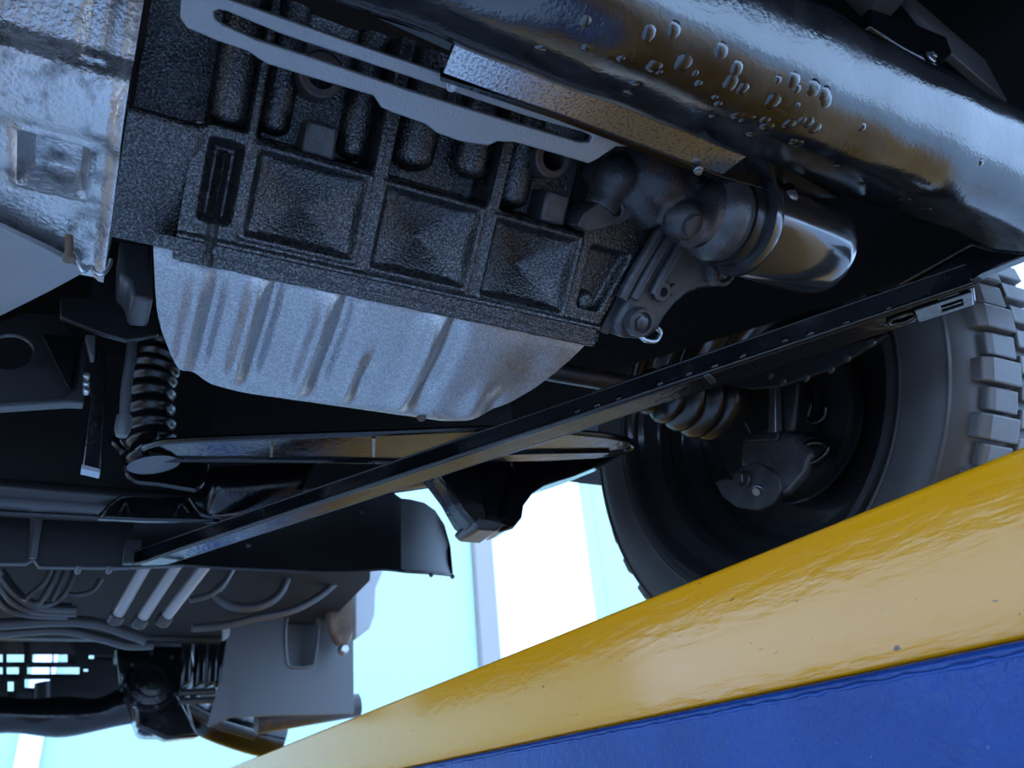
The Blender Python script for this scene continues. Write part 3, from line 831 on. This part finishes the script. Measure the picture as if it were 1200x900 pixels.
gs = thing('rail_gusset', 'black folded gusset joining the brace end to the rail', 'gusset', at(1100, 310, 'X', 0.62))
mk('gusset_plate', prism(pts_on([(1056, 333), (1140, 286), (1150, 292), (1200, 300), (1150, 320), (1128, 333)], 'X', 0.62), (0.012, 0, 0)), M['gloss'], gs, bevel=0.001)
mk('folded_lip', tube(pts_on([(1056, 333), (1140, 287), (1165, 294), (1205, 298)], 'X', 0.618), 0.0018, 8), M['lip'], gs)

du = thing('dust_shield', 'triangular black riveted shield hanging below the diagonal brace', 'dust shield', at(920, 435, 'X', 0.70))
mk('shield_plate', prism(pts_on([(850, 452), (862, 440), (930, 420), (1040, 392), (1005, 415), (975, 432), (930, 448), (912, 453), (880, 456)], 'X', 0.70), (0.006, 0, 0)), M['satin'], du, bevel=0.001)
for x_, y_ in ((903, 440), (918, 447), (945, 443), (974, 433), (993, 420), (1022, 402)):
    mk('rivet', lathe(at(x_, y_, 'X', 0.70), -XR, [(0.005, 0), (0.004, 0.002), (0, 0.003)], 12), M['darksteel'], du)

# ------------------------------------------------------------------ lower control arm
ca = thing('control_arm', 'black stamped steel control arm with rolled edges reaching to the wheel', 'control arm', (0.3, 0.82, 0.37))
up = [(168, 527), (182, 520), (210, 516), (300, 512), (450, 507), (590, 502), (690, 508), (728, 514)]
lo = [(742, 520), (738, 526), (725, 530), (690, 533), (600, 534), (500, 540), (400, 539), (300, 538), (210, 538), (185, 537)]
ol = cr([at(x_, y_, 'Z', 0.385) for x_, y_ in up + lo], 4, closed=True)
mk('arm_web', prism(ol, (0, 0, 0.004)), M['gloss'], ca)
mk('rolled_edge', tube(ol, 0.0042, 8, closed=True), M['lip'], ca)
mk('edge_strip', prism([at(x_, y_, 'Z', 0.381) for x_, y_ in ((575, 534), (640, 532), (715, 531), (700, 537), (640, 540), (575, 541))], (0, 0, 0.004)), M['gloss'], ca)
mk('arm_tail', prism([at(x_, y_, 'Z', 0.385) for x_, y_ in ((165, 524), (182, 520), (190, 537), (170, 540), (150, 534))], (0, 0, 0.02)), M['gloss'], ca, bevel=0.003)
for x_, y_ in ((318, 524), (438, 524)):
    a_, b_ = at(x_, y_ - 12, 'Z', 0.384), at(x_, y_ + 10, 'Z', 0.384)
    mk('arm_rib', tube([a_, b_], 0.0022, 8), M['gloss'], ca)
# ball joint casting below the outer end
bj = thing('ball_joint_arm', 'black forged arm with a stubby lower end hanging beneath the control arm', 'knuckle arm', at(590, 618, 'Y', 0.90))
mk('forged_arm', prism(pts_on([(508, 548), (530, 538), (600, 534), (690, 531), (742, 524), (715, 540), (676, 556), (640, 568), (626, 578), (616, 592), (614, 606), (604, 618), (588, 622), (572, 616), (560, 619), (548, 608), (532, 580)], 'Y', 0.90), (0, 0.05, 0)), M['gloss'], bj, bevel=0.008, seg=3)
mk('arm_boss', tube(cr(pts_on([(600, 540), (604, 556), (598, 580), (590, 600)], 'Y', 0.895), 5), [0.006] * 16, 10), M['lip'], bj)
mk('arm_boss', prism(pts_on([(512, 552), (560, 545), (575, 610), (556, 617), (540, 600)], 'Y', 0.885), (0, 0.03, 0)), M['gloss'], bj, bevel=0.006, seg=3)
mk('stub_cap', prism(pts_on([(560, 604), (590, 610), (586, 622), (560, 620), (552, 612)], 'Y', 0.885), (0, 0.06, 0)), M['darksteel'], bj, bevel=0.004)

# ------------------------------------------------------------------ brackets and members at the middle left
hb = thing('round_hole_bracket', 'dark pressed bracket with a round hole below the cover plate', 'bracket', at(50, 475, 'Y', 0.76))
po = pts_on([(-30, 385), (0, 376), (30, 366), (68, 368), (85, 392), (100, 394), (98, 468), (76, 470), (-30, 478)], 'Y', 0.76)
mk('pressed_plate', plate(po, [circle_pts(at(12, 412, 'Y', 0.76), XR, ZUP, 0.0185, 20)], (0, 0.006, 0)), M['panel'], hb, bevel=0.001)
mk('pressed_flange', prism(pts_on([(-30, 472), (76, 465), (88, 455), (99, 394), (103, 394), (98, 472), (80, 471), (-30, 478)], 'Y', 0.745), (0, 0.015, 0)), M['panel'], hb, bevel=0.0015)
mk('stiffening_web', prism([at(50, 392, 'Y', 0.757), at(95, 395, 'Y', 0.757), at(85, 455, 'Y', 0.757), at(78, 450, 'Y', 0.72)], (0, 0.004, 0)), M['satin'], hb)
for y_ in (443, 452, 460):
    mk('stud', lathe(at(101, y_, 'Y', 0.728), -YF, [(0.003, 0), (0.003, 0.006), (0, 0.007)], 10), M['steel'], hb)

gb = thing('gearbox_mount', 'stepped dark mounting plate under the left end of the oil pan', 'mount', at(120, 395, 'Y', 0.72))
mk('mount_plate', prism(pts_on([(70, 350), (76, 346), (106, 348), (110, 322), (148, 322), (154, 352), (186, 358), (186, 392), (150, 400), (120, 392), (70, 372)], 'Y', 0.72), (0, 0.006, 0)), M['panel'], gb, bevel=0.002)
mk('mount_lug', prism(pts_on([(100, 392), (112, 392), (111, 418), (106, 418)], 'Y', 0.715), (0, 0.012, 0)), M['grey'], gb, bevel=0.001)
mk('mount_block', prism(pts_on([(140, 280), (178, 285), (180, 352), (155, 350), (150, 330), (140, 322)], 'Y', 0.66), (0, 0.05, 0)), M['grey'], gb, bevel=0.004)

fb = thing('flat_hanger_bar', 'flat black hanger bar dropping from the gearbox mount', 'bar', at(106, 550, 'Y', 0.72))
mk('hanger', prism(pts_on([(113, 408), (126, 409), (118, 551), (97, 546)], 'Y', 0.72), (0, 0.006, 0)), M['gloss'], fb, bevel=0.001)
mk('hanger_foot', prism(pts_on([(96, 544), (118, 550), (117, 554), (95, 549)], 'Y', 0.715), (0, 0.014, 0)), M['steel'], fb)
pp = thing('vertical_pipe', 'thin grey pipe beside the dark ribbed hose', 'pipe', at(147, 500, 'Y', 0.728))
mk('pipe_tube', tube(cr(pts_on([(156, 385), (153, 420), (148, 455), (146, 490)], 'Y', 0.728), 5), 0.0048, 10), M['grey'], pp)
mk('pipe_union', lathe(at(146, 488, 'Y', 0.728), (0, 0, -1), [(0, -0.002), (0.007, 0), (0.007, 0.014), (0.005, 0.02), (0, 0.02)], 10), M['grey'], pp)
rh = thing('ribbed_hose', 'dark corrugated rubber hose behind the oil pan', 'hose', at(180, 470, 'Y', 0.82))
P = cr(pts_on([(215, 385), (190, 415), (178, 450), (176, 500), (180, 545)], 'Y', 0.93), 14)
mk('hose_body', tube(P, [0.026 + 0.0035 * math.sin(i * 1.25) for i in range(len(P))], 18), M['boot'], rh, angle=80)
mk('hose_clamp', tube([P[3], P[5]], 0.031, 20), M['boot'], rh)

cm = thing('front_crossmember', 'glossy black crossmember tube behind the oil pan', 'crossmember', (-0.05, 1.10, 0.37))
ya = 1.08
mk('crossmember_tube', prism([Vector((-0.45, ya + a, 0.383 + b)) for a, b in [(0.030 * math.cos(t * math.pi / 8), 0.017 * math.sin(t * math.pi / 8)) for t in range(16)]], (0.58, 0, 0)), M['panel'], cm, angle=70)
mk('crossmember_web', abox(-0.45, 0.13, ya, ya + 0.02, 0.385, 0.60), M['satin'], cm)
mk('crossmember_lip', tube([at(-60, 597, 'Y', 1.06), at(115, 606, 'Y', 1.06), at(150, 609, 'Y', 1.06)], 0.003, 8), M['lip'], cm)
hp = [(112, 607), (128, 590), (140, 583), (160, 581), (215, 582), (228, 588), (240, 603), (262, 607), (258, 611), (170, 610)]
mk('saddle', prism(pts_on(hp, 'Y', 1.05), (0, 0.012, 0)), M['gloss'], cm, bevel=0.004, seg=3)
for L_ in ([(116, 606), (134, 588), (146, 582)], [(222, 584), (236, 602), (258, 607)], [(140, 600), (148, 588), (152, 600)], [(205, 603), (212, 590), (222, 600)]):
    mk('saddle_rib', tube(cr(pts_on(L_, 'Y', 1.045), 5), 0.0028, 8), M['lip'], cm)
tb = thing('steering_bracket', 'thin bent black tray bracket beside the control arm tail', 'bracket', at(190, 570, 'Y', 0.98))
mk('tray_edge', tube(cr(pts_on([(149, 505), (147, 530), (149, 553), (160, 564), (185, 567), (222, 573), (230, 573), (238, 563), (242, 545)], 'Y', 0.98), 5), 0.0032, 8), M['lip'], tb)
mk('tray_plate', prism(pts_on([(149, 528), (180, 530), (240, 540), (240, 560), (226, 571), (165, 563), (150, 553)], 'Y', 1.0), (0, 0.006, 0)), M['gloss'], tb)
mk('tray_lug', prism(pts_on([(129, 510), (150, 508), (150, 528), (142, 530), (131, 520)], 'Y', 0.97), (0, 0.02, 0)), M['gloss'], tb, bevel=0.003)
mk('tray_bolt', hexbolt(at(153, 515, 'Y', 0.965), -YF, 0.008, 0.01), M['darksteel'], tb)

sm = thing('steering_gear', 'glossy black rounded steering gear tube behind the diagonal brace', 'steering gear', at(310, 600, 'Y', 1.03))
P = cr(pts_on([(238, 576), (256, 576), (300, 573), (360, 566), (430, 556), (520, 545)], 'Y', 1.03), 5)
mk('gear_tube', tube(P, [0.006, 0.018, 0.026, 0.030, 0.032] + [0.033] * (len(P) - 5), 28), M['lip'], sm, angle=80)
mk('gear_box', prism(pts_on([(355, 575), (366, 545), (376, 541), (440, 541), (452, 556), (430, 566)], 'Y', 0.985), (0, 0.012, 0)), M['satin'], sm, bevel=0.003)

# ------------------------------------------------------------------ splash shields
ss = thing('splash_shield', 'matte black splash shield with a curled end behind the diagonal brace', 'splash shield', (0.3, 1.2, 0.34))
cols = [(128, 605, 668, 1.225), (150, 603, 665, 1.225), (210, 600, 662, 1.225), (260, 598, 665, 1.22), (330, 590, 668, 1.21), (380, 582, 670, 1.21), (420, 578, 669, 1.21), (445, 576, 667, 1.205), (462, 578, 668, 1.195), (470, 584, 669, 1.185), (480, 585, 670, 1.19), (497, 589, 671, 1.20), (510, 598, 672, 1.215), (521, 615, 673, 1.23), (528, 640, 674, 1.245), (531, 674, 675, 1.25)]
rows = []
for k in range(9):
    rows.append([at(x_, y0 + (y1 - y0) * k / 8, 'Y', Y_ + 0.012 * math.sin(k / 8 * math.pi)) for x_, y0, y1, Y_ in cols])
front = grid(rows)
back = grid([[p + Vector((0, 0.004, 0)) for p in r] for r in rows])
mk('shield_sheet', join(front, back), M['satin'], ss, angle=35)
mk('shield_hem', tube(cr([r for r in rows[-1]], 3), 0.0028, 8), M['satin'], ss)
for x_, y_ in ((291, 639), (424, 600), (505, 674), (530, 676)):
    mk('shield_clip', lathe(at(x_, y_, 'Y', 1.195), -YF, [(0.004, 0), (0.003, 0.004), (0, 0.005)], 10), M['darksteel'], ss)
s2 = thing('radiator_shroud', 'dark flat shroud panels split by a pale strip at the crossmember', 'shroud', (-0.1, 1.2, 0.34))
mk('shroud_panel', prism(pts_on([(-60, 602), (36, 607), (33, 660), (-60, 661)], 'Y', 1.178), (0, 0.008, 0)), M['satin'], s2, bevel=0.001)
mk('shroud_panel', prism(pts_on([(48, 608), (158, 613), (150, 664), (48, 664), (42, 658)], 'Y', 1.178), (0, 0.008, 0)), M['satin'], s2, bevel=0.001)
mk('shroud_strip', prism(pts_on([(43, 606), (50, 606), (43, 654), (35, 654)], 'Y', 1.172), (0, 0.004, 0)), M['grey'], s2)
mk('shroud_hem', tube(pts_on([(-60, 661), (30, 661), (40, 656), (46, 665), (140, 666), (215, 663)], 'Y', 1.172), 0.0026, 8), M['grey'], s2)
for x_ in (92, 128):
    mk('shroud_pin', lathe(at(x_, 664, 'Y', 1.172), (0, 0, -1), [(0.0035, 0), (0.0035, 0.008), (0.002, 0.010), (0, 0.010)], 8), M['grey'], s2)

# ------------------------------------------------------------------ pipes and cables further along
YP = 1.9
for i, (a, b, w_) in enumerate((((170, 664), (136, 724), 'first'), ((206, 664), (164, 728), 'middle'), ((240, 664), (192, 726), 'last'))):
    nm = ('pale coated pipe nearest the cable bundle under the floor', 'pale coated pipe between two like it under the floor', 'pale coated pipe nearest the bent rod under the floor')[i]
    A_, B_ = at(*a, 'Y', YP), at(*b, 'Y', YP + 0.1)
    d_ = (B_ - A_)
    t_ = thing('coolant_pipe', nm, 'pipe', B_, 'pale pipes under the floor')
    mk('pipe_tube', tube([A_ - d_ * 0.3, A_, B_], 0.0125, 14), M['pipe'], t_)
    mk('pipe_collar', lathe(B_, d_, [(0, -0.012), (0.017, -0.01), (0.017, 0.01), (0.012, 0.014), (0, 0.014)], 14), M['hose'], t_)
mk('bent_rod', tube(cr(pts_on([(275, 660), (268, 674), (258, 688), (242, 698), (222, 703)], 'Y', 1.85), 5), 0.0075, 10), M['hose'], label='thin bent grey rod beside the pale pipes', cat='rod')
cabs = [([(62, 660), (52, 682), (34, 698), (28, 704)], 0.006), ([(68, 660), (62, 680), (48, 704), (44, 708)], 0.0065), ([(80, 660), (72, 680), (60, 704)], 0.006), ([(90, 660), (82, 684), (70, 702), (52, 709), (30, 704)], 0.0062),
        ([(118, 678), (108, 692), (92, 697), (76, 696)], 0.0062), ([(2, 676), (18, 696), (44, 711), (90, 714)], 0.008), ([(0, 684), (14, 704), (40, 716), (90, 719)], 0.008), ([(2, 668), (16, 688), (38, 706), (84, 710)], 0.007), ([(-10, 690), (8, 712), (34, 720), (80, 722)], 0.008)]
for k, (L_, r_) in enumerate(cabs):
    mk('wiring_cable', tube(cr(pts_on(L_, 'Y', 1.95 + 0.012 * k), 6), r_, 8), M['hose'],
       label=('thin grey cable dropping steeply below the shroud panels', 'slack grey cable sagging off the steep thin cables', 'thick grey cable sweeping sideways under the shroud panels')[0 if k < 4 else 1 if k == 4 else 2], cat='cable', group='cables by the shroud')
YH = 2.22
for L_, r_, lb in (([(338, 672), (330, 692), (318, 704), (296, 712), (272, 710), (256, 700), (254, 692), (262, 684)], 0.012, 'looped black hose hanging behind the splash shield'),
               ([(396, 680), (372, 700), (340, 716), (300, 724), (262, 733), (225, 736)], 0.011, 'thick black hose sagging toward the grey guard'),
               ([(-75, 668), (-48, 715), (-20, 731), (60, 728), (110, 730), (150, 742), (172, 750)], 0.014, 'thin dark hose arching over the axle'),
               ([(-80, 668), (-52, 728), (-20, 742), (70, 738), (120, 748), (150, 756), (180, 756)], 0.012, 'lower dark hose arching over the axle')):
    mk('rubber_hose', tube(cr(pts_on(L_, 'Y', YH), 6), r_, 12), M['hose'], label=lb, cat='hose')
    YH += 0.05
mk('floor_brace', prism(pts_on([(-40, 722), (180, 728), (260, 736), (262, 752), (180, 750), (-40, 746)], 'Y', 3.0), (0, 0.06, 0)), M['satin'], bevel=0.01, label='dark transverse floor brace above the axle', cat='brace')

# ------------------------------------------------------------------ far axle
AY = 3.35
ax_ = thing('far_axle', 'black axle beam with a round differential cover seen from ahead', 'axle', at(180, 850, 'Y', AY))
P = cr(pts_on([(-60, 838), (0, 838), (60, 840), (110, 838), (150, 826), (180, 818), (215, 830), (250, 848), (330, 870)], 'Y', AY), 5)
mk('axle_beam', tube(P, [0.062 + 0.006 * math.sin(i * 0.7) for i in range(len(P))], 18), M['gloss'], ax_, angle=80)
dc = at(180, 797, 'Y', AY - 0.16)
mk('differential_case', prism(pts_on([(135, 755), (225, 757), (232, 790), (222, 812), (232, 862), (165, 862), (140, 800)], 'Y', AY - 0.12), (0, 0.16, 0)), M['gloss'], ax_, bevel=0.02, seg=3)
cov_ = mk('differential_cover', lathe(dc, -YF, [(0.105, -0.05), (0.10, 0.0), (0.086, 0.006), (0.082, 0.0), (0.058, 0.002), (0.054, 0.012), (0.036, 0.014), (0.034, 0.004), (0.018, 0.005), (0.016, 0.018), (0, 0.018)], 36), M['gloss'], ax_, angle=50)
for k in range(8):
    a_ = k * math.pi / 4 + 0.2
    mk('cover_bolt', hexbolt(dc + Vector((math.cos(a_) * 0.092, 0, math.sin(a_) * 0.092)), -YF, 0.007, 0.012, 0), M['darksteel'], cov_)
mk('cover_ring', lathe_open(dc, -YF, [(0.100, 0.0), (0.100, 0.010), (0.090, 0.010), (0.090, 0.0)], 36), M['lip'], cov_)
mk('axle_bracket', prism(pts_on([(155, 808), (205, 808), (228, 850), (235, 863), (195, 867), (160, 852)], 'Y', AY - 0.14), (0, 0.1, 0)), M['gloss'], ax_, bevel=0.012, seg=3)
mk('axle_rod', tube(pts_on([(195, 818), (260, 850), (300, 862)], 'Y', AY - 0.10), 0.018, 12), M['rust'], ax_)
for x_ in (215, 232, 246, 258):
    mk('brake_part', prism(pts_on([(x_, 735 + (x_ % 7) * 3), (x_ + 11, 733 + (x_ % 5) * 3), (x_ + 9, 800), (x_ - 3, 805)], 'Y', AY - 0.3), (0, 0.08, 0)), M['gloss'], ax_, bevel=0.01)
for y_ in (812, 822):
    mk('brake_part', tube(pts_on([(210, y_), (252, y_ - 2)], 'Y', AY - 0.32), 0.012, 10), M['darksteel'], ax_)

sl = thing('slotted_valance', 'black rear valance panel with rows of backlit slots', 'valance', at(60, 830, 'Y', 3.9))
hl = ((-40, 3, 767, 776), (8, 28, 767, 776), (38, 61, 767, 776), (63, 79, 767, 776), (-40, 3, 782, 790), (8, 22, 782, 790), (32, 58, 782, 790), (60, 93, 782, 790), (29, 58, 796, 806), (9, 16, 799, 810), (104, 110, 768, 772), (98, 103, 784, 787))
gx = sorted({-60, 300} | {v for h_ in hl for v in h_[:2]})
gy = sorted({690, 840} | {v for h_ in hl for v in h_[2:]})
V, F = [], []
for x0, x1 in zip(gx, gx[1:]):
    for y0, y1 in zip(gy, gy[1:]):
        mx_, my_ = (x0 + x1) / 2, (y0 + y1) / 2
        if any(h_[0] < mx_ < h_[1] and h_[2] < my_ < h_[3] for h_ in hl): continue
        k = len(V)
        V += pts_on([(x0, y0), (x1, y0), (x1, y1), (x0, y1)], 'Y', 3.9)
        F.append([k, k + 1, k + 2, k + 3])
vp_ = mk('valance_panel', (V, F), M['satin'], sl)
sm_ = vp_.modifiers.new('thickness', 'SOLIDIFY'); sm_.thickness = 0.006; sm_.offset = 0
mk('valance_strut', tube(pts_on([(50, 800), (50, 835)], 'Y', 3.8), 0.03, 12), M['satin'], sl)
mk('valance_bar', tube(pts_on([(-40, 826), (38, 826)], 'Y', 3.75), 0.012, 10), M['grey'], sl)
mk('valance_bar', tube(pts_on([(64, 825), (95, 825)], 'Y', 3.75), 0.012, 10), M['grey'], sl)
tpp = thing('tail_pipe', 'brown rusty tail pipe hung beneath the grey splash guard', 'pipe', at(360, 836, 'Y', 2.95))
mk('pipe_tube', tube(pts_on([(300, 846), (420, 826)], 'Y', 2.95), 0.04, 16), M['rust'], tpp)
h_ = at(318, 843, 'Y', 2.95)
mk('pipe_hanger', tube([h_, Vector((h_.x, h_.y, 0.602))], 0.006, 8), M['darksteel'], tpp)

# ------------------------------------------------------------------ grey guard with long slot
gg = thing('splash_guard', 'grey sheet splash guard with one upright slot above the runway', 'splash guard', at(330, 838, 'Y', 2.7))
go = pts_on([(268, 733), (330, 715), (398, 690), (414, 690), (415, 836), (318, 839), (270, 841), (246, 852), (243, 850), (258, 798)], 'Y', 2.7)
gh = pts_on([(337, 722), (371, 716), (369, 772), (362, 781), (345, 782), (336, 774)], 'Y', 2.7)
mk('guard_sheet', plate(go, [gh], (0, 0.012, 0)), M['grey'], gg, bevel=0.002)
mk('added_slot_backing', prism(pts_on([(325, 725), (385, 705), (385, 800), (325, 800)], 'Y', 2.80), (0, 0.02, 0)), M['grey'], gg)  # made-up panel added to darken the view through the slot
mk('slot_rim', tube(cr(gh, 3, closed=True), 0.006, 8, closed=True), M['grey'], gg)
mk('spring_clip', prism(pts_on([(261, 728), (271, 727), (269, 745), (262, 751)], 'Y', 2.68), (0, 0.02, 0)), M['pipe'], gg, bevel=0.003)
mk('guard_fold', prism(pts_on([(243, 850), (258, 798), (272, 800), (270, 841)], 'Y', 2.68), (0, 0.01, 0)), M['grey'], gg)
bb = thing('rusty_bracket', 'brown rusty bracket hanging beside the grey splash guard', 'bracket', at(405, 765, 'Y', 2.6))
mk('bracket_web', prism(pts_on([(382, 690), (400, 668), (418, 668), (416, 740), (408, 756), (396, 755), (386, 735)], 'Y', 2.6), (0, 0.04, 0)), M['brown'], bb, bevel=0.008)
mk('bracket_bolt', lathe(at(401, 762, 'Y', 2.58), -YF, [(0, 0), (0.016, 0), (0.016, 0.02), (0.01, 0.03), (0, 0.03)], 10), M['steel'], bb)
pb = thing('pale_bracket', 'pale grey folded bracket at the end of the splash shield', 'bracket', at(430, 740, 'Y', 2.5))
mk('folded_plate', prism(pts_on([(416, 668), (450, 668), (441, 690), (440, 720), (434, 736), (416, 750)], 'Y', 2.5), (0, 0.03, 0)), M['pipe'], pb, bevel=0.006)
mk('folded_plate', prism(pts_on([(376, 690), (398, 668), (400, 678), (392, 692)], 'Y', 2.5), (0, 0.03, 0)), M['pipe'], pb, bevel=0.006)
